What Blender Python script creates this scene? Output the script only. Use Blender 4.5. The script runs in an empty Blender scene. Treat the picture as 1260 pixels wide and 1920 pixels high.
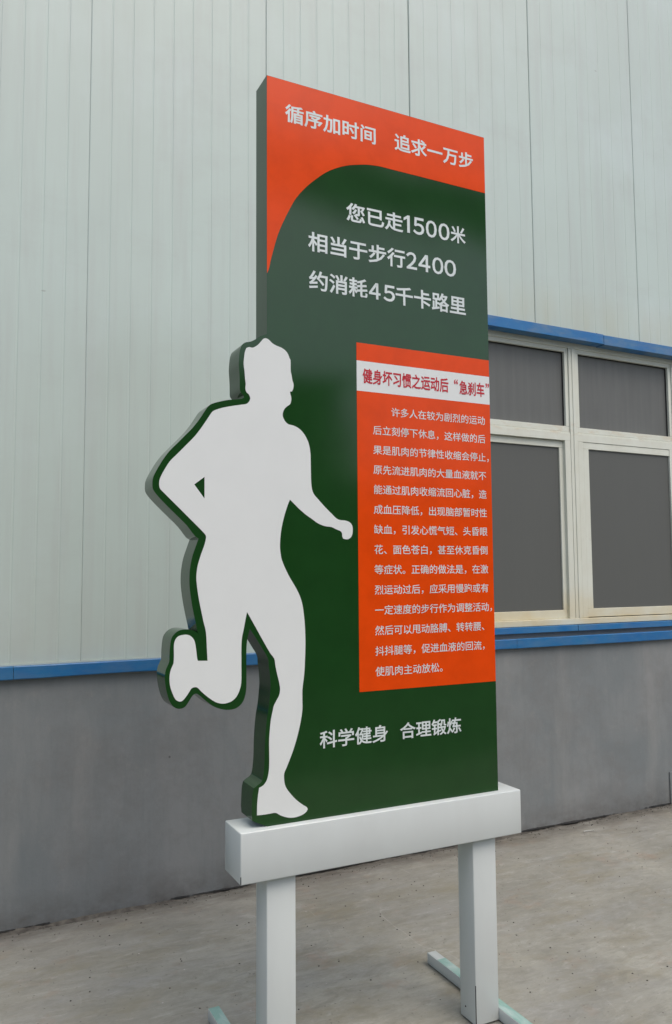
import bpy, bmesh, math, random
from mathutils import Vector, Matrix
from mathutils.geometry import tessellate_polygon
random.seed(7)
S = bpy.context.scene
COL = S.collection
R = math.radians

# ---------------------------------------------------------------- camera, sky, sun, exposure
cam = bpy.data.cameras.new('camera')
camo = bpy.data.objects.new('camera', cam)
COL.objects.link(camo)
S.camera = camo
cam.sensor_fit = 'VERTICAL'
cam.sensor_height = 24.0
cam.lens = 1496.2097 / 1920 * 24.0
cam.clip_start = 0.05
cam.clip_end = 500
YAW, PITCH, ROLL = -0.45905, 0.07687, -0.00694
fwd = Vector((-math.sin(YAW) * math.cos(PITCH), math.cos(YAW) * math.cos(PITCH), math.sin(PITCH)))
rgt = Vector((math.cos(YAW), math.sin(YAW), 0))
upv = rgt.cross(fwd)
c_, s_ = math.cos(ROLL), math.sin(ROLL)
r2 = c_ * rgt + s_ * upv
u2 = -s_ * rgt + c_ * upv
camo.matrix_world = Matrix(((r2.x, u2.x, -fwd.x, 0), (r2.y, u2.y, -fwd.y, 0), (r2.z, u2.z, -fwd.z, 1.5), (0, 0, 0, 1)))

SUN_EL, SUN_AZ = R(60), R(163)          # direction the light comes from (azimuth clockwise from +Y)
w = bpy.data.worlds.new('World')
S.world = w
w.use_nodes = True
nt = w.node_tree
sky = nt.nodes.new('ShaderNodeTexSky')
sky.sky_type = 'NISHITA'
sky.sun_disc = False
sky.sun_elevation = SUN_EL
sky.sun_rotation = SUN_AZ
sky.air_density = 1.0
sky.dust_density = 4.2
sky.ozone_density = 0.9
bg = nt.nodes['Background']
bg.inputs['Strength'].default_value = 0.15
nt.links.new(sky.outputs[0], bg.inputs['Color'])
sun = bpy.data.lights.new('sun', 'SUN')
sun.energy = 0.85
sun.angle = R(60)
sun.color = (1.0, 0.99, 0.95)
suno = bpy.data.objects.new('sun', sun)
COL.objects.link(suno)
sd = Vector((math.sin(SUN_AZ) * math.cos(SUN_EL), math.cos(SUN_AZ) * math.cos(SUN_EL), math.sin(SUN_EL)))
suno.rotation_euler = sd.to_track_quat('Z', 'Y').to_euler()
suno.location = (0, -4, 12)
S.view_settings.view_transform = 'Standard'
S.view_settings.look = 'None'
S.view_settings.gamma = 1.0
S.view_settings.exposure = 0.44
S.view_settings.use_curve_mapping = False

# ---------------------------------------------------------------- helpers
def link(o, parent=None, kind=None, label=None, cat=None, group=None):
    COL.objects.link(o)
    if parent: o.parent = parent
    if kind: o['kind'] = kind
    if label: o['label'] = label
    if cat: o['category'] = cat
    if group: o['group'] = group
    return o

def empty(name, loc, label, cat, rz=0.0, group=None):
    o = bpy.data.objects.new(name, None)
    o.location = loc
    o.rotation_euler = (0, 0, rz)
    o.empty_display_size = 0.1
    return link(o, None, None, label, cat, group)

def from_bm(name, bm, m, parent=None, smooth=None, **k):
    me = bpy.data.meshes.new(name)
    bm.normal_update()
    bm.to_mesh(me)
    bm.free()
    me.materials.append(m)
    if smooth:
        me.polygons.foreach_set('use_smooth', [True] * len(me.polygons))
        me.set_sharp_from_angle(angle=smooth)
    return link(bpy.data.objects.new(name, me), parent, **k)

def add_box(bm, x0, x1, y0, y1, z0, z1, bev=0.0):
    r = bmesh.ops.create_cube(bm, size=1.0)
    vs = r['verts']
    for v in vs:
        v.co.x = x0 if v.co.x < 0 else x1
        v.co.y = y0 if v.co.y < 0 else y1
        v.co.z = z0 if v.co.z < 0 else z1
    if bev:
        es = {e for v in vs for e in v.link_edges}
        bmesh.ops.bevel(bm, geom=list(es), offset=bev, segments=2, profile=0.5, affect='EDGES')

def box(name, m, parent, dims, bev=0.0, **k):
    bm = bmesh.new()
    for d in (dims if isinstance(dims[0], (tuple, list)) else [dims]):
        add_box(bm, *d, bev=bev)
    return from_bm(name, bm, m, parent, **k)

def copy_of(o, parent, loc=None, **props):
    c = o.copy()
    COL.objects.link(c)
    c.parent = parent
    if loc is not None: c.location = loc
    for a, b in props.items(): c[a] = b
    return c

def smooth_poly(pts, corner=48, n=3):
    """closed Catmull-Rom through the points; corners sharper than `corner` degrees stay sharp"""
    N = len(pts); P = [Vector(p) for p in pts]; sharp = []
    for i in range(N):
        a, b = P[i] - P[i - 1], P[(i + 1) % N] - P[i]
        sharp.append(math.degrees(a.angle(b, 0)) > corner)
    out = []
    for i in range(N):
        p1, p2 = P[i], P[(i + 1) % N]
        out.append(p1)
        L = (p2 - p1).length
        m1 = (p2 - p1) if sharp[i] else (p2 - P[i - 1])
        m2 = (p2 - p1) if sharp[(i + 1) % N] else (P[(i + 2) % N] - p1)
        if m1.length < 1e-9 or m2.length < 1e-9: continue
        m1 = m1.normalized() * L; m2 = m2.normalized() * L
        k = n if L > 0.008 else 2
        for j in range(1, k):
            t = j / k
            out.append((2*t**3 - 3*t*t + 1) * p1 + (t**3 - 2*t*t + t) * m1 + (-2*t**3 + 3*t*t) * p2 + (t**3 - t*t) * m2)
    return [(v.x, v.y) for v in out]

def prism(loops, y0, y1):
    """x-z outlines (first outer, then holes) made solid between y0 (front) and y1 (back)"""
    bm = bmesh.new()
    v3 = [[Vector((p[0], p[1], 0)) for p in l] for l in loops]
    flat = [p for l in loops for p in l]
    F = [bm.verts.new((p[0], y0, p[1])) for p in flat]
    B = [bm.verts.new((p[0], y1, p[1])) for p in flat]
    for t in tessellate_polygon(v3):
        a, b, c = t
        n = (F[b].co - F[a].co).cross(F[c].co - F[a].co)
        if n.y > 0: b, c = c, b
        try:
            bm.faces.new((F[a], F[b], F[c])); bm.faces.new((B[a], B[c], B[b]))
        except ValueError: pass
    o = 0
    for l in loops:
        n = len(l)
        for i in range(n):
            j = (i + 1) % n
            bm.faces.new((F[o + i], B[o + i], B[o + j], F[o + j]))
        o += n
    bmesh.ops.recalc_face_normals(bm, faces=bm.faces)
    return bm

# ---------------------------------------------------------------- materials
class Mat:
    def __init__(self, name, rough=0.6, ior=1.5, metal=0.0):
        self.m = bpy.data.materials.new(name)
        self.m.use_nodes = True
        self.nt = self.m.node_tree
        self.b = self.nt.nodes['Principled BSDF']
        self.b.inputs['Roughness'].default_value = rough
        self.b.inputs['IOR'].default_value = ior
        self.b.inputs['Metallic'].default_value = metal
        self.tc = self.nt.nodes.new('ShaderNodeTexCoord')
        self.height = None
    def n(self, t, **k):
        x = self.nt.nodes.new(t)
        for a, v in k.items():
            if a in x.inputs: x.inputs[a].default_value = v
            else: setattr(x, a, v)
        return x
    def L(self, a, b): self.nt.links.new(a, b)
    def noise(self, scale, stretch=(1, 1, 1), detail=4, rough=0.6, lo=0.3, hi=0.7, shift=(0, 0, 0), distort=0.0):
        mp = self.n('ShaderNodeMapping')
        mp.inputs['Scale'].default_value = stretch
        mp.inputs['Location'].default_value = shift
        self.L(self.tc.outputs['Object'], mp.inputs['Vector'])
        ns = self.n('ShaderNodeTexNoise', Scale=scale, Detail=detail, Roughness=rough, Distortion=distort)
        self.L(mp.outputs[0], ns.inputs['Vector'])
        mr = self.n('ShaderNodeMapRange')
        mr.inputs['From Min'].default_value = lo
        mr.inputs['From Max'].default_value = hi
        self.L(ns.outputs['Fac'], mr.inputs['Value'])
        return mr.outputs[0]
    def axis(self, ax, lo, hi):
        sp = self.n('ShaderNodeSeparateXYZ')
        self.L(self.tc.outputs['Object'], sp.inputs[0])
        mr = self.n('ShaderNodeMapRange')
        mr.inputs['From Min'].default_value = lo
        mr.inputs['From Max'].default_value = hi
        self.L(sp.outputs[ax], mr.inputs['Value'])
        return mr.outputs[0]
    def mul(self, a, b, op='MULTIPLY'):
        x = self.n('ShaderNodeMath', operation=op)
        for i, v in enumerate((a, b)):
            if isinstance(v, (int, float)): x.inputs[i].default_value = v
            else: self.L(v, x.inputs[i])
        x.use_clamp = True
        return x.outputs[0]
    def mix(self, a, b, fac):
        x = self.n('ShaderNodeMix', data_type='RGBA')
        for i, v in ((6, a), (7, b)):
            if isinstance(v, tuple): x.inputs[i].default_value = (*v, 1)
            else: self.L(v, x.inputs[i])
        if isinstance(fac, (int, float)): x.inputs[0].default_value = fac
        else: self.L(fac, x.inputs[0])
        return x.outputs[2]
    def color(self, c):
        if isinstance(c, tuple): self.b.inputs['Base Color'].default_value = (*c, 1)
        else: self.L(c, self.b.inputs['Base Color'])
    def rough(self, v, lo, hi):
        mr = self.n('ShaderNodeMapRange')
        mr.inputs['To Min'].default_value = lo
        mr.inputs['To Max'].default_value = hi
        self.L(v, mr.inputs['Value'])
        self.L(mr.outputs[0], self.b.inputs['Roughness'])
    def bump(self, v, strength=0.3, dist=0.002):
        b = self.n('ShaderNodeBump', Strength=strength, Distance=dist)
        self.L(v, b.inputs['Height'])
        if self.height: self.L(self.height, b.inputs['Normal'])
        self.height = b.outputs[0]
        self.L(self.height, self.b.inputs['Normal'])
    def speck(self, scale, size, keep=0.5, stretch=(1, 1, 1)):
        """sparse irregular specks, 0..1"""
        mp = self.n('ShaderNodeMapping')
        mp.inputs['Scale'].default_value = stretch
        self.L(self.tc.outputs['Object'], mp.inputs['Vector'])
        v = self.n('ShaderNodeTexVoronoi', Scale=scale)
        self.L(mp.outputs[0], v.inputs['Vector'])
        a = self.n('ShaderNodeMapRange')
        a.inputs['From Min'].default_value = size
        a.inputs['From Max'].default_value = size * 0.5
        self.L(v.outputs['Distance'], a.inputs['Value'])
        sp = self.n('ShaderNodeSeparateColor')
        self.L(v.outputs['Color'], sp.inputs[0])
        g = self.mul(sp.outputs[0], keep, 'GREATER_THAN')
        return self.mul(a.outputs[0], g)

def gloss_paint(name, base, rough, wav=0.02, fine=0.0, spec=0.5, var=0.86):
    m = Mat(name, rough)
    m.b.inputs['Specular IOR Level'].default_value = spec
    m.color(m.mix(base, tuple(c * var for c in base), m.noise(9, lo=0.4, hi=0.75)))
    m.bump(m.noise(2.2, (1, 1, 1), detail=1, lo=0, hi=1), wav, 0.02)
    if fine: m.bump(m.noise(420, detail=2, lo=0, hi=1), fine, 0.0003)
    return m.m

M_GREEN = gloss_paint('green_gloss_paint', (0.010, 0.051, 0.010), 0.10, 0.14, 0.15, 0.45)
M_ORANGE = gloss_paint('orange_vinyl', (0.74, 0.066, 0.004), 0.16, 0.14, 0.1, 0.2)
M_VINYL = gloss_paint('white_vinyl', (0.705, 0.735, 0.715), 0.4, 0.05, 0, 0.3, 0.975)
M_LETTER = gloss_paint('white_lettering', (0.64, 0.71, 0.69), 0.4, 0.0)
M_RED = gloss_paint('red_lettering', (0.50, 0.008, 0.02), 0.4, 0.0)

def white_steel():
    m = Mat('white_powder_coat', 0.26)
    c = m.mix((0.575, 0.62, 0.605), (0.51, 0.54, 0.525), m.noise(3, (1, 1, 0.4), lo=0.35, hi=0.8))
    c = m.mix(c, (0.25, 0.24, 0.20), m.mul(m.noise(30, (1, 1, 0.25), detail=6, lo=0.62, hi=0.9), m.mul(m.axis(2, 0.16, 0.0), 0.8)))
    m.color(c)
    m.bump(m.noise(320, detail=2, lo=0, hi=1), 0.12, 0.0004)
    m.bump(m.noise(5, detail=1, lo=0, hi=1), 0.06, 0.01)
    return m.m
M_WHITE = white_steel()

def film_steel():
    m = Mat('green_film_on_steel', 0.25)
    c = m.mix((0.24, 0.40, 0.35), (0.48, 0.56, 0.54), m.noise(16, (1, 0.5, 1), detail=5, lo=0.45, hi=0.75, distort=0.6))
    m.color(c)
    m.bump(m.noise(60, detail=3, lo=0, hi=1), 0.4, 0.001)
    return m.m
M_FILM = film_steel()

def panel_mat():
    m = Mat('grey_white_wall_panel', 0.36)
    c = m.mix((0.485, 0.572, 0.525), (0.445, 0.515, 0.468), m.noise(0.9, (1, 1, 0.6), detail=5, lo=0.35, hi=0.75))
    c = m.mix(c, (0.42, 0.455, 0.425), m.mul(m.noise(14, (1, 1, 0.05), detail=5, lo=0.48, hi=0.8), 0.6))
    c = m.mix(c, (0.40, 0.43, 0.40), m.mul(m.noise(1.7, (0.8, 1, 1.3), detail=9, rough=0.7, lo=0.52, hi=0.72, shift=(4, 0, 2)), 0.35))
    c = m.mix(c, (0.56, 0.64, 0.64), m.mul(m.noise(1.1, (1, 1, 0.8), detail=6, lo=0.52, hi=0.72, shift=(7, 0, 5)), 0.4))
    # run-off dirt above the flashings
    dirt = m.mul(m.noise(5, (1, 1, 0.15), detail=5, lo=0.25, hi=0.7), m.axis(2, 1.75, 1.1))
    c = m.mix(c, (0.44, 0.43, 0.37), m.mul(dirt, 0.3))
    c = m.mix(c, (0.43, 0.43, 0.31), m.mul(m.mul(m.mul(m.mul(m.noise(7, (1, 1, 0.1), lo=0.2, hi=0.7), m.axis(2, 3.32, 3.0)), m.axis(2, 2.99, 3.0)), m.axis(0, 1.5, 1.9)), 0.75))
    # short scratches and grubby specks
    c = m.mix(c, (0.22, 0.22, 0.19), m.mul(m.speck(2.3, 0.03, 0.80, (1, 1, 2.5)), 0.45))
    m.color(c)
    m.rough(m.noise(3, lo=0.3, hi=0.7), 0.28, 0.4)
    m.bump(m.noise(1.3, (1, 1, 0.5), detail=2, lo=0, hi=1), 0.15, 0.012)
    m.bump(m.noise(160, detail=3, lo=0, hi=1), 0.06, 0.001)
    return m.m
M_PANEL = panel_mat()

def cement_mat():
    m = Mat('smooth_cement_render', 0.8)
    c = m.mix((0.165, 0.186, 0.190), (0.228, 0.238, 0.234), m.noise(1.6, (1, 1, 0.7), detail=7, lo=0.36, hi=0.68, distort=0.5))
    c = m.mix(c, (0.155, 0.155, 0.150), m.mul(m.noise(2.6, (1, 1, 1.2), detail=9, rough=0.75, lo=0.48, hi=0.70, shift=(3, 1, 7)), 0.6))
    c = m.mix(c, (0.27, 0.275, 0.262), m.mul(m.noise(5.5, (1, 1, 0.16), detail=6, lo=0.52, hi=0.82), 0.55))
    c = m.mix(c, (0.15, 0.17, 0.17), m.mul(m.noise(30, (1, 1, 0.12), detail=5, lo=0.50, hi=0.8), 0.5))
    c = m.mix(c, (0.275, 0.27, 0.25), m.mul(m.noise(11, (1, 1, 0.8), detail=9, rough=0.8, lo=0.54, hi=0.74, shift=(8, 1, 3)), 0.4))
    c = m.mix(c, (0.12, 0.12, 0.115), m.mul(m.noise(90, detail=5, rough=0.8, lo=0.55, hi=0.85), 0.4))
    # grime near the ground
    g = m.mul(m.noise(9, (1, 1, 1.5), detail=8, rough=0.7, lo=0.3, hi=0.7), m.axis(2, 0.16, 0.0))
    c = m.mix(c, (0.085, 0.08, 0.07), m.mul(g, 0.85))
    c = m.mix(c, (0.05, 0.05, 0.045), m.mul(m.speck(7, 0.045, 0.72), 0.7))
    m.color(c)
    m.bump(m.noise(60, detail=6, rough=0.7, lo=0, hi=1), 0.35, 0.002)
    m.bump(m.noise(6, (1, 1, 0.6), detail=3, lo=0, hi=1), 0.3, 0.006)
    return m.m
M_CEMENT = cement_mat()

def blue_mat(name, dusty):
    m = Mat(name, 0.38)
    c = m.mix((0.008, 0.125, 0.34), (0.018, 0.16, 0.35), m.noise(5, lo=0.4, hi=0.7))
    c = m.mix(c, (0.17, 0.21, 0.23), m.mul(m.noise(5, (1, 1, 3), detail=7, rough=0.7, lo=0.42, hi=0.8), dusty))
    c = m.mix(c, (0.12, 0.11, 0.08), m.mul(m.noise(18, (0.5, 1, 1), detail=6, rough=0.75, lo=0.66, hi=0.8), 0.6))
    m.color(c)
    m.rough(m.noise(7, lo=0.3, hi=0.7), 0.3, 0.55)
    m.bump(m.noise(8, (1, 1, 2), detail=2, lo=0, hi=1), 0.3, 0.004)
    return m.m
M_BLUE = blue_mat('blue_flashing_paint', 0.4)
M_BLUE_TOP = blue_mat('blue_canopy_paint', 0.75)

def frame_mat():
    m = Mat('cream_window_frame', 0.45)
    c = m.mix((0.62, 0.645, 0.565), (0.57, 0.58, 0.49), m.noise(6, (1, 1, 0.5), detail=5, lo=0.4, hi=0.7))
    low = m.mul(m.noise(6, (0.6, 1, 1), detail=6, lo=0.2, hi=0.65), m.axis(2, 1.42, 1.22))
    c = m.mix(c, (0.56, 0.47, 0.27), m.mul(low, 0.85))
    rust = m.mul(m.noise(12, (0.7, 1, 2), detail=7, rough=0.7, lo=0.5, hi=0.75), m.mul(m.axis(2, 2.47, 2.41), m.axis(2, 2.34, 2.37)))
    c = m.mix(c, (0.50, 0.36, 0.20), m.mul(rust, 0.7))
    c = m.mix(c, (0.18, 0.16, 0.12), m.mul(m.noise(45, detail=6, rough=0.7, lo=0.62, hi=0.8), 0.35))
    m.color(c)
    m.bump(m.noise(50, detail=3, lo=0, hi=1), 0.08, 0.001)
    return m.m
M_FRAME = frame_mat()

def dusty_glass(name, base, streak):
    m = Mat(name, 0.55)
    c = m.mix(base, tuple(v * 1.35 for v in base), m.mul(m.noise(26, (1, 1, 0.06), detail=5, lo=0.4, hi=0.75), streak))
    c = m.mix(c, tuple(v * 0.8 for v in base), m.mul(m.noise(3, detail=3, lo=0.45, hi=0.75), streak * 0.7))
    m.color(c)
    m.b.inputs['Specular IOR Level'].default_value = 0.3
    return m.m
M_GLASS_TOP = dusty_glass('dusty_grey_glass', (0.122, 0.128, 0.122), 0.4)
M_GLASS_LOW = dusty_glass('plain_grey_glass', (0.098, 0.103, 0.096), 0.08)

def ground_mat():
    m = Mat('old_concrete_ground', 0.85)
    c = m.mix((0.222, 0.220, 0.188), (0.318, 0.312, 0.265), m.noise(1.1, (1, 1, 1), detail=8, rough=0.62, lo=0.36, hi=0.66, distort=0.7))
    c = m.mix(c, (0.25, 0.252, 0.235), m.mul(m.noise(2.2, (0.8, 1.8, 1), detail=8, rough=0.7, lo=0.48, hi=0.68, shift=(5, 2, 0)), 0.75))
    c = m.mix(c, (0.195, 0.175, 0.115), m.mul(m.noise(3.4, (0.7, 1.5, 1), detail=8, rough=0.7, lo=0.50, hi=0.66, shift=(9, 4, 0)), 0.6))
    c = m.mix(c, (0.285, 0.20, 0.145), m.mul(m.noise(4.5, detail=7, rough=0.7, lo=0.56, hi=0.72, shift=(1, 8, 0)), 0.55))
    c = m.mix(c, (0.38, 0.375, 0.34), m.mul(m.noise(5.0, (0.6, 2.2, 1), detail=9, rough=0.75, lo=0.55, hi=0.78, shift=(2, 6, 0)), 0.5))
    c = m.mix(c, (0.15, 0.14, 0.115), m.mul(m.noise(70, (0.7, 1.2, 1), detail=6, rough=0.8, lo=0.55, hi=0.75), 0.5))
    c = m.mix(c, (0.09, 0.08, 0.065), m.mul(m.speck(9, 0.075, 0.70, (1, 1.4, 1)), 0.8))
    c = m.mix(c, (0.12, 0.11, 0.09), m.mul(m.speck(32, 0.15, 0.55), 0.75))
    c = m.mix(c, (0.48, 0.47, 0.44), m.mul(m.speck(16, 0.07, 0.82), 0.7))
    c = m.mix(c, (0.165, 0.160, 0.130), m.mul(m.noise(7.5, (0.7, 1.5, 1), detail=10, rough=0.78, lo=0.50, hi=0.66, shift=(13, 3, 0), distort=0.8), 0.55))
    c = m.mix(c, (0.42, 0.42, 0.385), m.mul(m.noise(9.5, (0.6, 1.7, 1), detail=10, rough=0.8, lo=0.54, hi=0.70, shift=(16, 11, 0), distort=0.8), 0.5))
    # pale scuff lines where things were dragged
    sc = m.n('ShaderNodeTexWave', Scale=1.1, Distortion=9.0, Detail=3.0)
    sc.inputs['Detail Scale'].default_value = 0.7
    m.L(m.tc.outputs['Object'], sc.inputs['Vector'])
    sr = m.n('ShaderNodeMapRange')
    sr.inputs['From Min'].default_value = 0.9985
    sr.inputs['From Max'].default_value = 1.0
    m.L(sc.outputs['Fac'], sr.inputs['Value'])
    c = m.mix(c, (0.50, 0.50, 0.46), m.mul(m.mul(sr.outputs[0], m.noise(1.6, lo=0.56, hi=0.66, shift=(4, 4, 0))), 0.3))
    c = m.mix(c, (0.19, 0.187, 0.160), m.mul(m.noise(17, (0.6, 1.5, 1), detail=9, rough=0.8, lo=0.48, hi=0.66, shift=(3, 3, 0), distort=0.4), 0.6))
    c = m.mix(c, (0.40, 0.395, 0.355), m.mul(m.noise(23, (0.5, 1.7, 1), detail=9, rough=0.8, lo=0.54, hi=0.74, shift=(6, 1, 0), distort=0.4), 0.45))
    # dirt gathered against the wall
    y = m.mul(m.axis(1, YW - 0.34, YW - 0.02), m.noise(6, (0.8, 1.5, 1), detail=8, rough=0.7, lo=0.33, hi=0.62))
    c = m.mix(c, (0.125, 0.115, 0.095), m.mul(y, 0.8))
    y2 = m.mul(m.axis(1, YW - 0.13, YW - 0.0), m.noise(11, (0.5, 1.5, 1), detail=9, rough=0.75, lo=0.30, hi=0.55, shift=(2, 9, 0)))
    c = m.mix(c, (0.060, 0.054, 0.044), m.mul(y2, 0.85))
    m.color(c)
    m.bump(m.noise(24, (0.8, 1.3, 1), detail=9, rough=0.75, lo=0, hi=1), 0.55, 0.006)
    m.bump(m.noise(2.5, detail=4, lo=0, hi=1), 0.5, 0.02)
    return m.m
YW = 3.748
WANG = 0.0087
M_GROUND = ground_mat()

def plain(name, a, b, scale=4, rough=0.8, stretch=(1, 1, 1)):
    m = Mat(name, rough)
    m.color(m.mix(a, b, m.noise(scale, stretch, detail=6, lo=0.35, hi=0.7)))
    m.bump(m.noise(scale * 12, stretch, detail=4, lo=0, hi=1), 0.2, 0.003)
    return m.m
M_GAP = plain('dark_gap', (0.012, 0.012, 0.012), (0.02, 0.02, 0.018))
M_BOLT = plain('dark_screw_head', (0.03, 0.03, 0.03), (0.06, 0.05, 0.04), 60, 0.5)
M_DIRT = plain('loose_dirt', (0.040, 0.036, 0.030), (0.125, 0.115, 0.095), 26)
M_PALE = plain('pale_shaving', (0.5, 0.5, 0.46), (0.42, 0.42, 0.38), 60, 0.5)
M_TAR = plain('dark_asphalt', (0.045, 0.046, 0.044), (0.065, 0.065, 0.06), 3)
M_ROOF = plain('grey_roof_sheet', (0.20, 0.22, 0.23), (0.26, 0.28, 0.28), 2, 0.5)
M_FAR = plain('far_brick_wall', (0.17, 0.17, 0.15), (0.30, 0.285, 0.25), 0.6)  # the far shed's own brick tone, varied at random
M_FARG = plain('dark_far_window', (0.02, 0.022, 0.022), (0.03, 0.032, 0.03), 3, 0.25)
M_LEAF = plain('dark_leaves', (0.025, 0.050, 0.016), (0.05, 0.085, 0.028), 2.5, 0.7)
M_BARK = plain('grey_bark', (0.09, 0.075, 0.06), (0.13, 0.11, 0.09), 8, 0.9, (1, 1, 0.2))


# front face of the sign in metres: x from the middle of the board, z above the ground
FIGURE = [[-0.4294, 2.2282], [-0.4188, 2.2256], [-0.407, 2.2158], [-0.3921, 2.2091], [-0.3772, 2.2053], [-0.364, 2.1984], [-0.3543, 2.1882], [-0.3483, 2.1747], [-0.3453, 2.1693], [-0.3448, 2.1495], [-0.3442, 2.1326], [-0.3412, 2.1187], [-0.3388, 2.1048], [-0.3352, 2.0938], [-0.3359, 2.0796], [-0.3401, 2.0696], [-0.3474, 2.0683], [-0.3462, 2.0616], [-0.3432, 2.0506], [-0.3433, 2.0393], [-0.3475, 2.0277], [-0.3565, 2.0213], [-0.3656, 2.0121], [-0.371, 2.0004], [-0.3716, 1.9892], [-0.3674, 1.9783], [-0.3597, 1.9688], [-0.3507, 1.9639], [-0.3356, 1.9617], [-0.3175, 1.9541], [-0.3023, 1.9411], [-0.2902, 1.9233], [-0.2829, 1.9057], [-0.2781, 1.8806], [-0.277, 1.8496], [-0.2766, 1.8158], [-0.2755, 1.7822], [-0.2725, 1.7626], [-0.2664, 1.7488], [-0.2511, 1.7325], [-0.2265, 1.708], [-0.2047, 1.6889], [-0.1891, 1.6751], [-0.1765, 1.6697], [-0.1575, 1.6685], [-0.1416, 1.6637], [-0.1333, 1.6553], [-0.1302, 1.6451], [-0.1303, 1.6337], [-0.1323, 1.6234], [-0.1388, 1.6136], [-0.1504, 1.6083], [-0.1643, 1.6104], [-0.1675, 1.6172], [-0.1686, 1.6273], [-0.1737, 1.6341], [-0.1894, 1.64], [-0.205, 1.6465], [-0.2269, 1.6489], [-0.2516, 1.6568], [-0.273, 1.6703], [-0.2943, 1.6837], [-0.3154, 1.6997], [-0.3334, 1.7158], [-0.3483, 1.7291], [-0.3555, 1.7123], [-0.3651, 1.6845], [-0.3734, 1.6542], [-0.3782, 1.6295], [-0.3806, 1.6076], [-0.3818, 1.5858], [-0.38, 1.564], [-0.3754, 1.5423], [-0.3637, 1.5151], [-0.3489, 1.4878], [-0.3312, 1.4603], [-0.3164, 1.4328], [-0.3075, 1.4053], [-0.3017, 1.367], [-0.2988, 1.3288], [-0.2978, 1.2853], [-0.2992, 1.242], [-0.3012, 1.2043], [-0.3049, 1.1722], [-0.3085, 1.1456], [-0.3087, 1.1134], [-0.3088, 1.0867], [-0.3137, 1.0551], [-0.3226, 1.0186], [-0.3357, 0.9775], [-0.3504, 0.9421], [-0.3621, 0.9171], [-0.3691, 0.9022], [-0.3691, 0.8813], [-0.3645, 0.8625], [-0.3507, 0.8425], [-0.3304, 0.8201], [-0.307, 0.8013], [-0.2952, 0.7935], [-0.2923, 0.7868], [-0.2982, 0.7791], [-0.313, 0.7722], [-0.3335, 0.7688], [-0.3509, 0.7701], [-0.3682, 0.7751], [-0.3825, 0.7817], [-0.3968, 0.7904], [-0.4138, 0.7906], [-0.4307, 0.7903], [-0.4559, 0.7912], [-0.4554, 0.8198], [-0.4531, 0.8451], [-0.4492, 0.8692], [-0.4363, 0.8748], [-0.4267, 0.8856], [-0.4211, 0.9004], [-0.4177, 0.9233], [-0.4171, 0.9648], [-0.4176, 1.0013], [-0.4153, 1.0324], [-0.4119, 1.0635], [-0.4062, 1.0892], [-0.4021, 1.1047], [-0.3935, 1.1198], [-0.3848, 1.135], [-0.3819, 1.1534], [-0.3848, 1.1721], [-0.3917, 1.1991], [-0.3974, 1.2259], [-0.4008, 1.2447], [-0.4135, 1.2613], [-0.4364, 1.2994], [-0.4648, 1.3481], [-0.4879, 1.3874], [-0.4929, 1.3649], [-0.4985, 1.3362], [-0.504, 1.3102], [-0.5056, 1.2841], [-0.5055, 1.232], [-0.5054, 1.1904], [-0.5075, 1.1698], [-0.5147, 1.1496], [-0.5256, 1.135], [-0.542, 1.1259], [-0.5637, 1.1235], [-0.5853, 1.1302], [-0.6094, 1.1473], [-0.6281, 1.1638], [-0.6387, 1.1747], [-0.6466, 1.1767], [-0.656, 1.1738], [-0.6622, 1.1652], [-0.6725, 1.1509], [-0.6828, 1.1406], [-0.6915, 1.1393], [-0.7019, 1.1456], [-0.7102, 1.1611], [-0.7175, 1.1816], [-0.7203, 1.2042], [-0.7179, 1.2265], [-0.7119, 1.2411], [-0.7089, 1.2484], [-0.7081, 1.2735], [-0.7083, 1.2986], [-0.7049, 1.3135], [-0.6962, 1.3233], [-0.6817, 1.3272], [-0.666, 1.3261], [-0.6544, 1.318], [-0.6475, 1.306], [-0.6436, 1.2855], [-0.6403, 1.2599], [-0.6381, 1.2511], [-0.6089, 1.2496], [-0.6113, 1.2891], [-0.6142, 1.3327], [-0.6213, 1.3612], [-0.6295, 1.3974], [-0.6378, 1.4387], [-0.6434, 1.48], [-0.6435, 1.5006], [-0.6399, 1.5264], [-0.6305, 1.5575], [-0.621, 1.5836], [-0.6168, 1.5993], [-0.6158, 1.6123], [-0.6202, 1.6191], [-0.6364, 1.6355], [-0.6738, 1.671], [-0.7109, 1.7062], [-0.7449, 1.7384], [-0.7537, 1.7484], [-0.7554, 1.7663], [-0.752, 1.7793], [-0.7429, 1.7978], [-0.725, 1.8272], [-0.7043, 1.8493], [-0.6754, 1.8799], [-0.6489, 1.9091], [-0.6275, 1.9389], [-0.6086, 1.9681], [-0.5977, 1.984], [-0.584, 1.9917], [-0.5618, 1.9995], [-0.5339, 2.0068], [-0.5056, 2.0131], [-0.4913, 2.0166], [-0.4827, 2.024], [-0.4787, 2.0353], [-0.4828, 2.046], [-0.4914, 2.0534], [-0.4943, 2.0641], [-0.4932, 2.078], [-0.4955, 2.0943], [-0.4972, 2.1161], [-0.5001, 2.1379], [-0.499, 2.1573], [-0.4962, 2.177], [-0.4916, 2.1898], [-0.483, 2.1936], [-0.4714, 2.1933], [-0.4598, 2.1998], [-0.4511, 2.2075], [-0.4423, 2.2181], [-0.4365, 2.225]]
FIGURE_HOLE = [[-0.6522, 1.763], [-0.6212, 1.7871], [-0.6208, 1.7223]]
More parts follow.
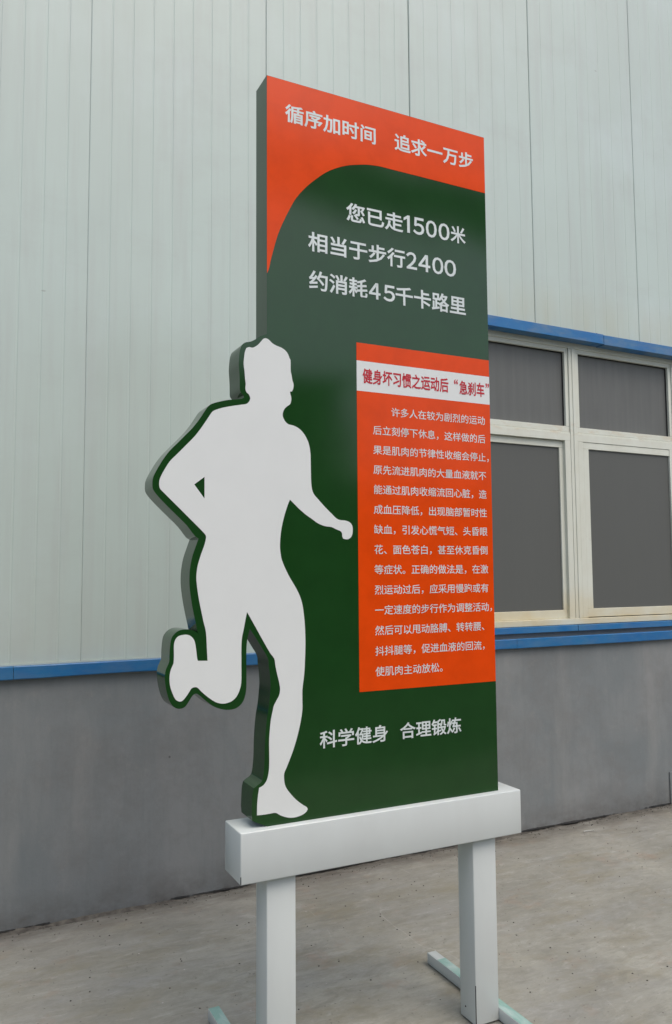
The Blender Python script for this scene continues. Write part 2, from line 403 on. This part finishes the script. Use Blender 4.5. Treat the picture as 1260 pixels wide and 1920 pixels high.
OUTLINE = [[-0.4365, 2.2402], [-0.4453, 2.2335], [-0.4569, 2.2247], [-0.4686, 2.2165], [-0.4801, 2.2112], [-0.4917, 2.2081], [-0.5003, 2.2031], [-0.5071, 2.1951], [-0.5117, 2.1807], [-0.5145, 2.1583], [-0.5155, 2.1362], [-0.5138, 2.1144], [-0.5126, 2.0925], [-0.5125, 2.0733], [-0.5114, 2.057], [-0.5068, 2.0492], [-0.4999, 2.0416], [-0.4988, 2.0357], [-0.5056, 2.0312], [-0.5283, 2.0269], [-0.5508, 2.0233], [-0.5786, 2.0153], [-0.6006, 2.0069], [-0.6115, 1.9979], [-0.6223, 1.982], [-0.6384, 1.9566], [-0.6598, 1.9285], [-0.6783, 1.9086], [-0.7019, 1.8834], [-0.7253, 1.8584], [-0.7432, 1.834], [-0.7559, 1.8126], [-0.766, 1.794], [-0.7735, 1.7757], [-0.7748, 1.7577], [-0.7731, 1.745], [-0.7653, 1.7325], [-0.742, 1.7077], [-0.7106, 1.6778], [-0.6736, 1.6425], [-0.6494, 1.6122], [-0.6382, 1.6045], [-0.6467, 1.5801], [-0.6566, 1.5505], [-0.6629, 1.5162], [-0.6646, 1.4819], [-0.6624, 1.4526], [-0.6572, 1.4183], [-0.6504, 1.3841], [-0.6436, 1.3547], [-0.6385, 1.3326], [-0.6344, 1.3269], [-0.645, 1.3354], [-0.6609, 1.3406], [-0.6766, 1.3427], [-0.6922, 1.3403], [-0.705, 1.3327], [-0.7152, 1.319], [-0.7191, 1.2991], [-0.7209, 1.2741], [-0.7213, 1.2541], [-0.7248, 1.2443], [-0.7312, 1.2297], [-0.7336, 1.21], [-0.7319, 1.19], [-0.7281, 1.1699], [-0.7213, 1.147], [-0.7109, 1.1289], [-0.698, 1.1199], [-0.6852, 1.1189], [-0.6738, 1.1235], [-0.6646, 1.1353], [-0.6553, 1.1496], [-0.648, 1.1566], [-0.6412, 1.1577], [-0.6333, 1.1531], [-0.6147, 1.1365], [-0.5933, 1.1197], [-0.5745, 1.1105], [-0.5501, 1.1045], [-0.5255, 1.1056], [-0.5091, 1.1141], [-0.498, 1.1277], [-0.4914, 1.148], [-0.4892, 1.1686], [-0.4893, 1.205], [-0.4894, 1.2415], [-0.4889, 1.2834], [-0.4861, 1.3094], [-0.4789, 1.337], [-0.4591, 1.3083], [-0.4364, 1.273], [-0.4204, 1.2457], [-0.4181, 1.2218], [-0.4141, 1.1952], [-0.4124, 1.1634], [-0.4147, 1.132], [-0.4182, 1.1007], [-0.4239, 1.0698], [-0.4284, 1.0284], [-0.4307, 0.987], [-0.4318, 0.9456], [-0.4341, 0.9148], [-0.438, 0.8921], [-0.4448, 0.8826], [-0.456, 0.8762], [-0.4654, 0.8697], [-0.4693, 0.8522], [-0.4709, 0.8269], [-0.472, 0.7965], [-0.4703, 0.7774]]
HEADER_CURVE = [[0.427, 2.8715], [0.3525, 2.8724], [0.2651, 2.8746], [0.1799, 2.8746], [0.0969, 2.876], [0.0321, 2.8759], [-0.0156, 2.8751], [-0.0627, 2.8701], [-0.1014, 2.8612], [-0.1396, 2.8497], [-0.1774, 2.8328], [-0.2147, 2.8105], [-0.2515, 2.7797], [-0.2878, 2.7445], [-0.3237, 2.6997], [-0.3485, 2.6544], [-0.3695, 2.6102], [-0.3869, 2.5672], [-0.3993, 2.5253], [-0.411, 2.4806], [-0.4178, 2.4501], [-0.4233, 2.4361]]
BIG_TEXT = [["循序加时间", -0.3617, -0.0297, 2.9453, 3.0072], ["追求一万步", 0.0444, 0.372, 2.9469, 3.0092], ["您已走", -0.1446, 0.0743, 2.6589, 2.7242], ["1500", 0.0766, 0.2646, 2.6629, 2.7258], ["米", 0.2687, 0.3333, 2.6639, 2.7258], ["相当于步行", -0.2828, 0.0804, 2.5337, 2.5989], ["2400", 0.0843, 0.2894, 2.5359, 2.5978], ["约消耗", -0.2805, -0.0672, 2.4072, 2.4717], ["45", -0.0619, 0.0383, 2.4093, 2.4669], ["千卡路里", 0.0406, 0.3281, 2.4049, 2.4708]]
TITLE_TEXT = [["健身坏习惯之运动后", -0.0889, 0.2483, 2.1206, 2.1719], ["“", 0.272, 0.2879, 2.1541, 2.1717], ["急刹车", 0.2936, 0.4011, 2.1196, 2.17], ["”", 0.4064, 0.4218, 2.1533, 2.1707]]
FOOT_TEXT = [["科学健身", -0.2509, -0.0084, 0.9618, 1.0163], ["合理锻炼", 0.0362, 0.2763, 0.9625, 1.0155]]
BODY_TEXT = ["许多人在较为剧烈的运动", "后立刻停下休息，这样做的后", "果是肌肉的节律性收缩会停止，", "原先流进肌肉的大量血液就不", "能通过肌肉收缩流回心脏，造", "成血压降低，出现脑部暂时性", "缺血，引发心慌气短、头昏眼", "花、面色苍白，甚至休克昏倒", "等症状。正确的做法是，在激", "烈运动过后，应采用慢跑或有", "一定速度的步行作为调整活动，", "然后可以甩动胳膊、转转腰、", "抖抖腿等，促进血液的回流，", "使肌肉主动放松。"]

# ---------------------------------------------------------------- ground
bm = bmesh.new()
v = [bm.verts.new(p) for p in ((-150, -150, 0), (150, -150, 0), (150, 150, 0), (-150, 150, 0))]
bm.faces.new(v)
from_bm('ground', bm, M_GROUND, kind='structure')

# ---------------------------------------------------------------- the workshop: everything in its own wall coordinates (x along, -y outwards)
W = empty('workshop_building', (0, YW, 0),
          'long workshop with ribbed grey white cladding over a smooth cement base and blue flashing', 'building', rz=WANG)
XA, XB = -9.7, 16.2          # ends of the building
WX0, WX1 = 1.697, 5.389      # window opening
WZ0, WZ1 = 1.178, 2.949
H_TOP = 7.2
PW, RIB = 0.893, 0.0992
SEAM0 = 0.573

# cement base wall, with the sill kerb under the window
box('base_wall', M_CEMENT, W, [(XA, XB, 0.0, 0.24, -0.3, 1.083)])
box('wall_core', M_CEMENT, W, [(XA, WX0 - 0.004, 0.06, 0.24, 1.084, H_TOP), (WX1 + 0.004, XB, 0.06, 0.24, 1.084, H_TOP),
                               (WX0 - 0.003, WX1 + 0.003, 0.06, 0.24, WZ1 + 0.06, H_TOP), (WX0 - 0.003, WX1 + 0.003, 0.002, 0.24, 1.084, WZ0 - 0.038)])

def panel_mesh(x0, x1, z0, z1, first, last, tight=0.0012):
    """one cladding panel: flat fields between shallow vertical grooves, folded edges at the joint"""
    prof = []
    g, d = 0.005, 0.0013
    prof.append((x0 + tight, 0.030)); prof.append((x0 + tight + 0.001, 0.0032 if tight > 0.0005 else 0.0015)); prof.append((x0 + tight + 0.0048, 0.0))
    k = 1
    while first + k * RIB < last - 0.5 * RIB:
        c = first + k * RIB
        if x0 + 0.02 < c < x1 - 0.02:
            prof += [(c - g, 0.0), (c - g * 0.4, d), (c + g * 0.4, d), (c + g, 0.0)]
        k += 1
    prof += [(x1 - 0.006, 0.0), (x1 - 0.0016, 0.0032), (x1 - 0.0006, 0.030)] if tight > 0 else [(x1 - 0.004, 0.0), (x1 - 0.0008, 0.0012), (x1 - 0.0003, 0.030)]
    bm = bmesh.new()
    a = [bm.verts.new((x, y, z0)) for x, y in prof]
    b = [bm.verts.new((x, y, z1)) for x, y in prof]
    for i in range(len(prof) - 1):
        bm.faces.new((a[i], a[i + 1], b[i + 1], b[i]))
    for r, s in ((a, -1), (b, 1)):      # closed ends so that the sheet has thickness at its edges
        bk = [bm.verts.new((x, 0.034, r[0].co.z)) for x, y in (prof[0], prof[-1])]
        bm.faces.new(r + [bk[1], bk[0]] if s < 0 else [bk[0], bk[1]] + r[::-1])
    bmesh.ops.recalc_face_normals(bm, faces=bm.faces)
    return bm

k0 = math.floor((XA - SEAM0) / PW) + 1
k1 = math.floor((XB - SEAM0) / PW)
for k in range(k0, k1):
    a = SEAM0 + k * PW
    b = a + PW
    spans = []
    if b <= WX0 or a >= WX1: spans = [(a, b, 1.118, H_TOP)]
    else:
        if a < WX0: spans.append((a, WX0, 1.118, WZ1 + 0.001))
        if b > WX1: spans.append((WX1, b, 1.118, WZ1 + 0.001))
        spans.append((a, b, WZ1 + 0.0025, H_TOP))
    for (x0, x1, z0, z1) in spans:
        jit = random.uniform(-0.0012, 0.0012)
        p = from_bm('wall_panel', panel_mesh(x0, x1, z0, z1, a, b, 0.0006 if k > 0 else -0.0006), M_PANEL, W)
        p.location.y = 0.004 + jit
# dark joint backing
box('joint_backing', M_GAP, W, [(XA + 0.02, WX0 - 0.02, 0.040, 0.055, 1.12, H_TOP - 0.01), (WX1 + 0.02, XB - 0.02, 0.040, 0.055, 1.12, H_TOP - 0.01),
                                (WX0 - 0.018, WX1 + 0.018, 0.040, 0.055, WZ1 + 0.07, H_TOP - 0.01)])
# blue flashing on top of the cement base: slightly uneven strips butted end to end
x = XA
cuts = [-7.4, -4.9, -2.3, 0.29, 3.02, 5.6, 8.2, 10.9, 13.5, XB]
for i, xe in enumerate(cuts):
    bm = bmesh.new()
    n = 26
    def row(z, y, amp, seed):
        r = random.Random(seed)
        out = []
        val = 0
        for j in range(n + 1):
            val = 0.7 * val + r.uniform(-amp, amp)
            out.append(bm.verts.new((x + 0.001 + (xe - x - 0.002) * j / n, y, z + val)))
        return out
    rows = [row(1.1105, 0.020, 0.0003, i), row(1.1110, -0.0315, 0.0006, i + 50), row(1.1085, -0.0335, 0.0006, i + 90),
            row(1.0585, -0.0300, 0.0014, i + 130), row(1.0550, -0.0270, 0.0014, i + 130), row(1.0560, -0.001, 0.0004, i + 210)]
    for r0, r1 in zip(rows, rows[1:]):
        for j in range(n): bm.faces.new((r0[j], r1[j], r1[j + 1], r0[j + 1]))
    bmesh.ops.recalc_face_normals(bm, faces=bm.faces)
    from_bm('base_flashing', bm, M_BLUE, W)
    x = xe
# thin pale sealant bead where the cladding meets the flashing
box('sealant_bead', M_PANEL, W, [(XA, WX0 - 0.02, -0.006, 0.0035, 1.1112, 1.1175), (WX1 + 0.02, XB, -0.006, 0.0035, 1.1112, 1.1175)])

# canopy flashing over the window
def channel(name, x0, x1, y0, y1, z0, z1, m, lip=0.0):
    return box(name, m, W, (x0, x1, y0, y1, z0, z1), bev=0.0025)
cn = None
for (x0, x1, dz) in ((1.62, 3.745, 0.0), (3.748, 5.47, -0.0035)):
    cn = channel('window_canopy', x0, x1, -0.070, 0.0035, 2.944 + dz, 3.008 + dz, M_BLUE_TOP)
    for sx in (1.85, 2.35, 3.02, 3.70, 4.06, 4.9):
        if x0 < sx < x1:
            bm = bmesh.new()
            bmesh.ops.create_uvsphere(bm, u_segments=10, v_segments=6, radius=0.0065)
            b_ = from_bm('screw', bm, M_BOLT, cn, smooth=1.0)
            b_.location = (sx, -0.055, 3.0095 + dz)
            b_.scale = (1.3, 1, 0.8)
box('canopy_sealant', M_FRAME, W, (1.63, 5.46, -0.004, 0.0036, 3.0095, 3.0135))
# upper sill flashing
box('sill_flashing', M_BLUE, W, [(1.66, 3.50, -0.026, 0.03, 1.141, 1.1765), (3.502, 5.42, -0.027, 0.03, 1.1405, 1.1755)], bev=0.002)

# the window: frame, mullions, transoms, sashes, panes
win = bpy.data.objects.new('window', None)
link(win, W)
FY0, FY1 = 0.006, 0.085
MC = [2.620, 3.543, 4.466]
box('frame', M_FRAME, win, [(WX0, WX1, FY0, FY1, 2.912, 2.9485), (WX0, WX1, FY0 - 0.006, FY1, WZ0, 1.214),
                            (WX0, WX0 + 0.036, FY0, FY1, 1.2142, 2.9118), (WX1 - 0.036, WX1, FY0, FY1, 1.2142, 2.9118)], bev=0.0025)
for c in MC:
    box('mullion', M_FRAME, win, [(c - 0.030, c + 0.030, FY0 - 0.0025, FY1, 1.2145, 2.9115), (c - 0.006, c + 0.011, FY0 - 0.007, FY0 - 0.0022, 1.2145, 2.9112)], bev=0.002)
for c in MC:
    for (j0, j1) in ((c - 0.076, c - 0.0312), (c + 0.0312, c + 0.0735)):
        box('jamb', M_FRAME, win, (j0, j1, FY0 - 0.0005, FY1 - 0.002, 1.2148, 2.3176), bev=0.002)
edges = [WX0 + 0.036] + [q for c in MC for q in (c - 0.030, c + 0.030)] + [WX1 - 0.036]
bays = [(edges[2 * i], edges[2 * i + 1]) for i in range(4)]
for bi, (a, b) in enumerate(bays):
    a += 0.0006; b -= 0.0006
    box('transom', M_FRAME, win, [(a, b, FY0, FY1, 2.318, 2.366), (a, b, FY0 + 0.004, FY1, 2.3662, 2.374)], bev=0.0015)
    # fixed light above
    s = 0.0265
    sh = box('upper_sash', M_FRAME, win, [(a, b, FY0 + 0.006, FY0 + 0.045, 2.885, 2.9115), (a, b, FY0 + 0.006, FY0 + 0.045, 2.3745, 2.409),
                                          (a, a + s, FY0 + 0.006, FY0 + 0.045, 2.4092, 2.8848), (b - s, b, FY0 + 0.006, FY0 + 0.045, 2.4092, 2.8848)], bev=0.002)
    box('pane', M_GLASS_TOP, sh, (a + s - 0.004, b - s + 0.004, FY0 + 0.030, FY0 + 0.035, 2.404, 2.889))
    box('glazing_gasket', M_GAP, sh, [(a + s - 0.001, a + s + 0.003, FY0 + 0.022, FY0 + 0.0295, 2.41, 2.884), (b - s - 0.004, b - s + 0.001, FY0 + 0.022, FY0 + 0.0295, 2.41, 2.884),
                                      (a + s + 0.0032, b - s - 0.0042, FY0 + 0.022, FY0 + 0.0295, 2.880, 2.886)])
    # sliding sash below: every other one runs in the rear track
    rear = (bi % 2 == 1)
    y = FY0 + (0.020 if rear else 0.003)
    s2 = 0.046
    A = a + (0.045 if bi else 0.002)
    B = b - (0.034 if rear else 0.0505 if bi == 0 else (-0.026 if bi == 2 else 0.002))
    zt, zb = 2.3165, (1.2145 if rear else 1.219)
    sh = box('sliding_sash', M_FRAME, win, [(A, B, y, y + 0.028, zt - 0.042, zt), (A, B, y, y + 0.028, zb, zb + 0.052),
                                            (A, A + s2, y, y + 0.028, zb + 0.0522, zt - 0.0422), (B - s2 + 0.004, B, y, y + 0.028, zb + 0.0522, zt - 0.0422)], bev=0.002)
    box('pane', M_GLASS_LOW, sh, (A + s2 - 0.004, B - s2 + 0.008, y + 0.010, y + 0.015, zb + 0.048, zt - 0.038))
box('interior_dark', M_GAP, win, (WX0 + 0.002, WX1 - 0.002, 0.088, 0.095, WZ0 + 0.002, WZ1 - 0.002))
# rest of the shell: side and rear walls, roof
box('end_wall', M_CEMENT, W, [(XA, XA + 0.2, 0.242, 14.0, -0.3, H_TOP)])
box('end_wall', M_CEMENT, W, [(XB - 0.2, XB, 0.242, 14.0, -0.3, H_TOP)])
box('rear_wall', M_CEMENT, W, [(XA + 0.202, XB - 0.202, 13.8, 14.0, -0.3, H_TOP)])
box('roof', M_ROOF, W, [(XA - 0.3, XB + 0.3, -0.25, 14.3, H_TOP + 0.002, H_TOP + 0.14)], bev=0.02)
# low square duct against the wall at the right edge of the view
du = empty('wall_duct', (0, YW, 0), 'low grey cement box standing against the wall base at the right edge', 'duct', rz=WANG)
box('casing', M_CEMENT, du, [(4.262, 4.60, -0.009, -0.001, -0.02, 0.205)], bev=0.003)

# ---------------------------------------------------------------- the sign
CX = 1.3105
SY = 2.269                    # front face of the board
TH = 0.0948
sign = empty('sign_board', (CX, SY, 0),
             'tall green and orange exercise sign with a white runner on a white steel frame', 'sign')
HW = 0.4242
ZB, ZT = 0.7545, 3.0841
out = smooth_poly(OUTLINE[1:-1], corner=40, n=3)
# cut the closing span that smooth_poly adds between last and first point
last = OUTLINE[-2]
i_last = max(range(len(out)), key=lambda i: -((out[i][0] - last[0]) ** 2 + (out[i][1] - last[1]) ** 2))
out = out[:i_last + 1]
start = (-HW, OUTLINE[0][1] + 0.002)
loop = [(-HW, ZT), start] + [p for p in out if True] + [(OUTLINE[-1][0], OUTLINE[-1][1]), (OUTLINE[-1][0] + 0.012, ZB + 0.016), (-HW + 0.002, ZB), (HW, ZB), (HW, ZT)]
bm = prism([loop], 0.0, TH)
board = from_bm('board', bm, M_GREEN, sign, smooth=R(32))
bv = board.modifiers.new('edge', 'BEVEL')
bv.width = 0.0012; bv.segments = 2; bv.limit_method = 'ANGLE'; bv.angle_limit = R(60)

F = smooth_poly(FIGURE, corner=46, n=3)
fig = from_bm('runner_silhouette', prism([F, FIGURE_HOLE], -0.0011, -0.0001), M_VINYL, sign,
              label='white cut-out silhouette of a running person')
hc = [(min(max(x, -HW + 0.0004), HW - 0.0006), z) for x, z in HEADER_CURVE]
zr = 2.8735
arc = [(HW - 0.0006, zr), (0.10, zr + 0.0015), (0.03, zr + 0.0015)] + [p for p in hc if p[0] < 0.0 and p[0] > -0.419] + [(-HW + 0.0004, 2.436)]
hp = []
sm = smooth_poly(arc + [(-HW + 0.0004, ZT - 0.001), (HW - 0.0006, ZT - 0.001)], corner=30, n=4)
from_bm('orange_header', prism([sm], -0.0007, -0.0001), M_ORANGE, sign)
X0, X1 = -0.1105, HW - 0.0006
box('orange_text_field', M_ORANGE, sign, (X0, X1, -0.0007, -0.0001, 2.1955, 2.2550))
box('orange_text_field', M_ORANGE, sign, (X0, X1, -0.0007, -0.0001, 1.1245, 2.0945))
box('white_title_band', M_VINYL, sign, [(X0, X1, -0.00075, -0.0001, 2.0948, 2.1952)])

def text_mesh(body, offset, res=3):
    c = bpy.data.curves.new('lettering', 'FONT')
    c.body = body
    c.size = 1.0
    c.resolution_u = res
    o = bpy.data.objects.new('lettering', c)
    COL.objects.link(o)
    dg = bpy.context.evaluated_depsgraph_get()
    me = bpy.data.meshes.new_from_object(o.evaluated_get(dg))
    bpy.data.objects.remove(o)
    bpy.data.curves.remove(c)
    if offset:                      # bolder strokes: move every outline point outwards
        bm = bmesh.new(); bm.from_mesh(me)
        bmesh.ops.remove_doubles(bm, verts=bm.verts, dist=1e-5)
        mv = {}
        for e in bm.edges:
            if len(e.link_faces) != 1: continue
            f = e.link_faces[0]
            a, b = e.verts[0].co.to_2d(), e.verts[1].co.to_2d()
            d = b - a
            if d.length < 1e-7: continue
            nrm = Vector((d.y, -d.x)).normalized()
            if nrm.dot(f.calc_center_median().to_2d() - a) > 0: nrm = -nrm
            for v_ in e.verts: mv.setdefault(v_, []).append(nrm)
        for v_, ns in mv.items():
            t = sum(ns, Vector((0, 0)))
            if t.length < 0.3: continue
            t.normalize()
            k = max(0.6, t.dot(ns[0]))
            v_.co += Vector((t.x, t.y, 0)) * offset / k
        bm.to_mesh(me); bm.free()
    return me

def place_text(me, m, y, fx, fz):
    for v_ in me.vertices:
        x_, z_ = v_.co.x, v_.co.y
        v_.co = (fx(x_), y, fz(z_))
    me.materials.clear()
    me.materials.append(m)
    # make the letters face outwards
    bm = bmesh.new(); bm.from_mesh(me)
    bmesh.ops.remove_doubles(bm, verts=bm.verts, dist=1e-6)
    bm.normal_update()
    for f_ in bm.faces:
        if f_.normal.y > 0: f_.normal_flip()
    bm.to_mesh(me); bm.free()
    return link(bpy.data.objects.new('lettering', me), sign)

def fit_text(body, x0, x1, z0, z1, m, offset, y):
    me = text_mesh(body, offset)
    xs = [v_.co.x for v_ in me.vertices]; zs = [v_.co.y for v_ in me.vertices]
    a, b, c, d = min(xs), max(xs), min(zs), max(zs)
    return place_text(me, m, y, lambda t: x0 + (t - a) / (b - a) * (x1 - x0), lambda t: z0 + (t - c) / (d - c) * (z1 - z0))

for body, x0, x1, z0, z1 in BIG_TEXT:
    if body.isdigit():
        spans = {'1500': (0, .13, .20, .44, .475, .715, .755, 1), '2400': (0, .21, .24, .475, .515, .74, .76, 1), '45': (0, .44, .55, 1)}[body]
        for i, ch in enumerate(body):
            if ch == '1':
                w_, h_ = spans[1] * (x1 - x0), z1 - z0 - 0.002
                one = [(x0 + u * w_, z0 + 0.001 + v_ * h_) for u, v_ in ((0.56, 0), (1, 0), (1, 1), (0.66, 1), (0, 0.82), (0, 0.66), (0.56, 0.80))]
                from_bm('lettering', prism([one], -0.0012, -0.0008), M_LETTER, sign)
                continue
            fit_text(chr(0xFF10 + int(ch)), x0 + spans[2 * i] * (x1 - x0), x0 + spans[2 * i + 1] * (x1 - x0), z0 + 0.001, z1 - 0.001, M_LETTER, 0.020, -0.0012)
    else:
        fit_text(body, x0, x1, z0, z1, M_LETTER, 0.020, -0.0012)
for body, x0, x1, z0, z1 in FOOT_TEXT:
    fit_text(body, x0, x1, z0, z1, M_LETTER, 0.016, -0.0012)
for body, x0, x1, z0, z1 in TITLE_TEXT:
    fit_text(body, x0, x1, z0, z1, M_RED, 0.022, -0.0014)
EMX, EMZ = 0.0350, 0.0325
for i, body in enumerate(BODY_TEXT):
    zc = 2.0338 - 0.06535 * i
    xl = -0.0515 + (2 * EMX if i == 0 else 0)
    me = text_mesh(body, 0.006, 2)
    place_text(me, M_LETTER, -0.0012, lambda t: xl + (t - 0.04) * EMX, lambda t: zc + (t - 0.36) * EMZ)

# beam, legs and feet
BX0, BX1, BY0, BY1 = -0.5158, 0.4996, -0.0265, 0.1158
bm = bmesh.new()
add_box(bm, BX0, BX1, BY0, BY1, 0.6081, 0.7541, bev=0.0035)
beam = from_bm('crossbeam', bm, M_WHITE, sign, smooth=R(50))
box('open_seam', M_GAP, beam, (BX0 + 0.0005, BX0 + 0.0022, BY0 - 0.0004, BY0 + 0.003, 0.611, 0.632))
LY0, LY1 = -0.0002, 0.0896
for (x0, x1, side) in ((-0.4248, -0.3320, -1), (0.3141, 0.4077, 1)):
    bm = bmesh.new()
    add_box(bm, x0, x1, LY0, LY1, 0.006, 0.6079, bev=0.0028)
    leg = from_bm('leg', bm, M_WHITE, sign, smooth=R(50))
    box('open_seam', M_GAP, leg, (x0 - 0.0003, x0 + 0.0016, LY0 - 0.0003, LY0 + 0.0022, 0.012, 0.135))
    for (yy, zz) in ((0.058, 0.045),):
        bm = bmesh.new()
        bmesh.ops.create_uvsphere(bm, u_segments=10, v_segments=6, radius=0.0028)
        rv = from_bm('rivet', bm, M_BOLT, leg, smooth=1.0)
        rv.location = (x0 - 0.0003, yy, zz)
    bm = bmesh.new()
    bmesh.ops.create_uvsphere(bm, u_segments=10, v_segments=6, radius=0.0028)
    rv = from_bm('rivet', bm, M_BOLT, leg, smooth=1.0)
    rv.location = (x1 + 0.0003, 0.030, 0.045)
    f0, f1 = (x1 + 0.0006, x1 + 0.0386) if side > 0 else (x0 - 0.0386, x0 - 0.0006)
    bm = bmesh.new()
    add_box(bm, f0, f1, -0.36, 0.443, 0.004, 0.043, bev=0.0018)
    foot = from_bm('foot', bm, M_WHITE, sign, smooth=R(50))
    box('protective_film', M_FILM, foot, (f0 + 0.0012, f1 - 0.0008, -0.357, 0.440 if side < 0 else 0.375, 0.0431, 0.0438))

# ---------------------------------------------------------------- grit and dirt on the concrete
def lump(bm, x, y, r, flat=0.5):
    rr = bmesh.ops.create_icosphere(bm, subdivisions=1, radius=r)
    a = random.uniform(0, 6.28); e = random.uniform(0.5, 1.0)
    for v_ in rr['verts']:
        p = v_.co * random.uniform(0.75, 1.2)
        p = Vector((p.x * math.cos(a) - p.y * e * math.sin(a), p.x * math.sin(a) + p.y * e * math.cos(a), p.z * flat))
        v_.co = p + Vector((x, y, r * flat * 0.35))
bm = bmesh.new()
for i in range(620):
    x = random.uniform(-1.5, 5.5)
    y = YW + x * WANG - abs(random.gauss(0, 0.05)) - 0.004
    lump(bm, x, y, random.uniform(0.0015, 0.0055), 0.6)
for i in range(900):
    lump(bm, random.uniform(-0.8, 5.0), random.uniform(2.0, 3.7), random.choice((0.0012, 0.0018, 0.0025, 0.004)), 0.6)
from_bm('grit', bm, M_DIRT, kind='stuff')
# low ridge of packed dirt along the foot of the wall
bm = bmesh.new()
n = 1400
rows = []
rnd = random.Random(4)
v1 = v2 = 0
for j in range(n + 1):
    x = -3 + 9.5 * j / n
    v1 = 0.93 * v1 + rnd.uniform(-0.0022, 0.0022); v2 = 0.95 * v2 + rnd.uniform(-0.0012, 0.0012)
    dp = max(0.006, 0.030 + v1 * 1.6 + 0.012 * math.sin(x * 3.1))
    hh = max(0.0015, 0.0045 + v2 * 0.8 + 0.004 * math.sin(x * 2.3 + 1))
    yw = YW + x * WANG
    rows.append([bm.verts.new(p) for p in ((x, yw + 0.01, hh), (x, yw - dp * 0.35, hh * 0.75), (x, yw - dp, -0.002))])
for a, b in zip(rows, rows[1:]):
    for q in range(2): bm.faces.new((a[q], a[q + 1], b[q + 1], b[q]))
bmesh.ops.recalc_face_normals(bm, faces=bm.faces)
from_bm('dirt_ridge', bm, M_DIRT, kind='stuff', smooth=1.2)
# dark open crack where the ground slab has come away from the wall
bm = bmesh.new()
prev = None
wv = 0.0
for j in range(1500):
    x = -3 + 9.5 * j / 1500
    yw = YW + x * WANG - 0.0022
    wv = 0.96 * wv + rnd.uniform(-0.0010, 0.0010)
    ww = max(0.0, 0.0035 + 0.0055 * math.sin(x * 4.1 + 1.5) * math.sin(x * 1.7) + wv * 1.5)
    cur = [bm.verts.new((x, yw, 0.0105 + wv)), bm.verts.new((x, yw - 0.002 - ww * 2.2, 0.0105 + wv - ww * 0.4)), ]
    if prev and ww > 0.0006: bm.faces.new((prev[0], prev[1], cur[1], cur[0]))
    prev = cur
for v_ in [v_ for v_ in bm.verts if not v_.link_faces]: bm.verts.remove(v_)
from_bm('dirt_crack', bm, M_GAP, kind='stuff')
# single bits that can be picked out
def shaving(x, y, ln, rz, label):
    bm = bmesh.new()
    N = 9
    L_ = []
    for j in range(N):
        t = j / (N - 1) - 0.5
        L_.append([bm.verts.new((t * ln, 0.12 * ln * (1 - 4 * t * t) + s * 0.004 * (1 - abs(t)), z)) for s, z in ((-1, 0.0012), (1, 0.0012), (1, 0.005 + 0.004 * abs(t)), (-1, 0.005 + 0.004 * abs(t)))])
    for a, b in zip(L_, L_[1:]):
        for q in range(4): bm.faces.new((a[q], a[(q + 1) % 4], b[(q + 1) % 4], b[q]))
    bm.faces.new(L_[0]); bm.faces.new(L_[-1])
    bmesh.ops.recalc_face_normals(bm, faces=bm.faces)
    o = from_bm('metal_shaving', bm, M_PALE, None, label=label, cat='shaving')
    o.location = (x, y, 0.001); o.rotation_euler = (0, 0, rz)
shaving(1.965, 2.70, 0.055, R(-38), 'pale curled shaving on the concrete just right of the right leg')
shaving(3.40, 3.61, 0.07, R(-10), 'pale flat shaving lying near the wall base at the far right')

# ---------------------------------------------------------------- across the yard, seen only mirrored in the glossy paint
far = empty('opposite_shed', (0, 0, 0), 'dark brick shed across the yard mirrored in the glossy sign', 'building')
box('wall', M_FAR, far, [(-14, 6.6, -13.0, -8.4, 0, 4.9), (6.602, 17.0, -12.6, -9.2, 0, 3.3)])
box('roof', M_ROOF, far, [(-14.3, 6.8, -13.2, -8.1, 4.902, 5.05), (6.803, 17.3, -12.8, -8.9, 3.302, 3.42)], bev=0.02)
for i in range(9):
    wx = -13.2 + i * 2.2
    box('window', M_FARG, far, (wx, wx + 1.25, -8.42, -8.36, 3.1, 4.5))
    box('window', M_FARG, far, (wx, wx + 1.25, -8.42, -8.36, 0.9, 2.4))
for i in range(5):
    wx = 7.1 + i * 1.95
    box('window', M_FARG, far, (wx, wx + 1.2, -9.24, -9.16, 1.0, 2.5))

bm = bmesh.new()
v = [bm.verts.new(p) for p in ((-60, -7.6, 0.004), (60, -7.6, 0.004), (60, -0.9, 0.004), (-60, -0.9, 0.004))]
bm.faces.new(v)
from_bm('unseen_road', bm, M_TAR, kind='structure')  # unseen dark ground, added to deepen the lower reflections in the sign
far_beam = empty('unseen_beam', (0, -8.0, 0), 'unseen dark beam added across the yard to mirror as a band near the top of the sign', 'gantry crane')
box('girder', M_FARG, far_beam, (-6.0, 19.0, -0.3, 0.3, 8.25, 9.15), bev=0.03)  # invented unseen beam, its reflection makes the dark band on the sign
for gx in (-5.6, 18.6):
    box('leg', M_FARG, far_beam, (gx - 0.2, gx + 0.2, -0.25, 0.25, 0.0, 8.248), bev=0.02)
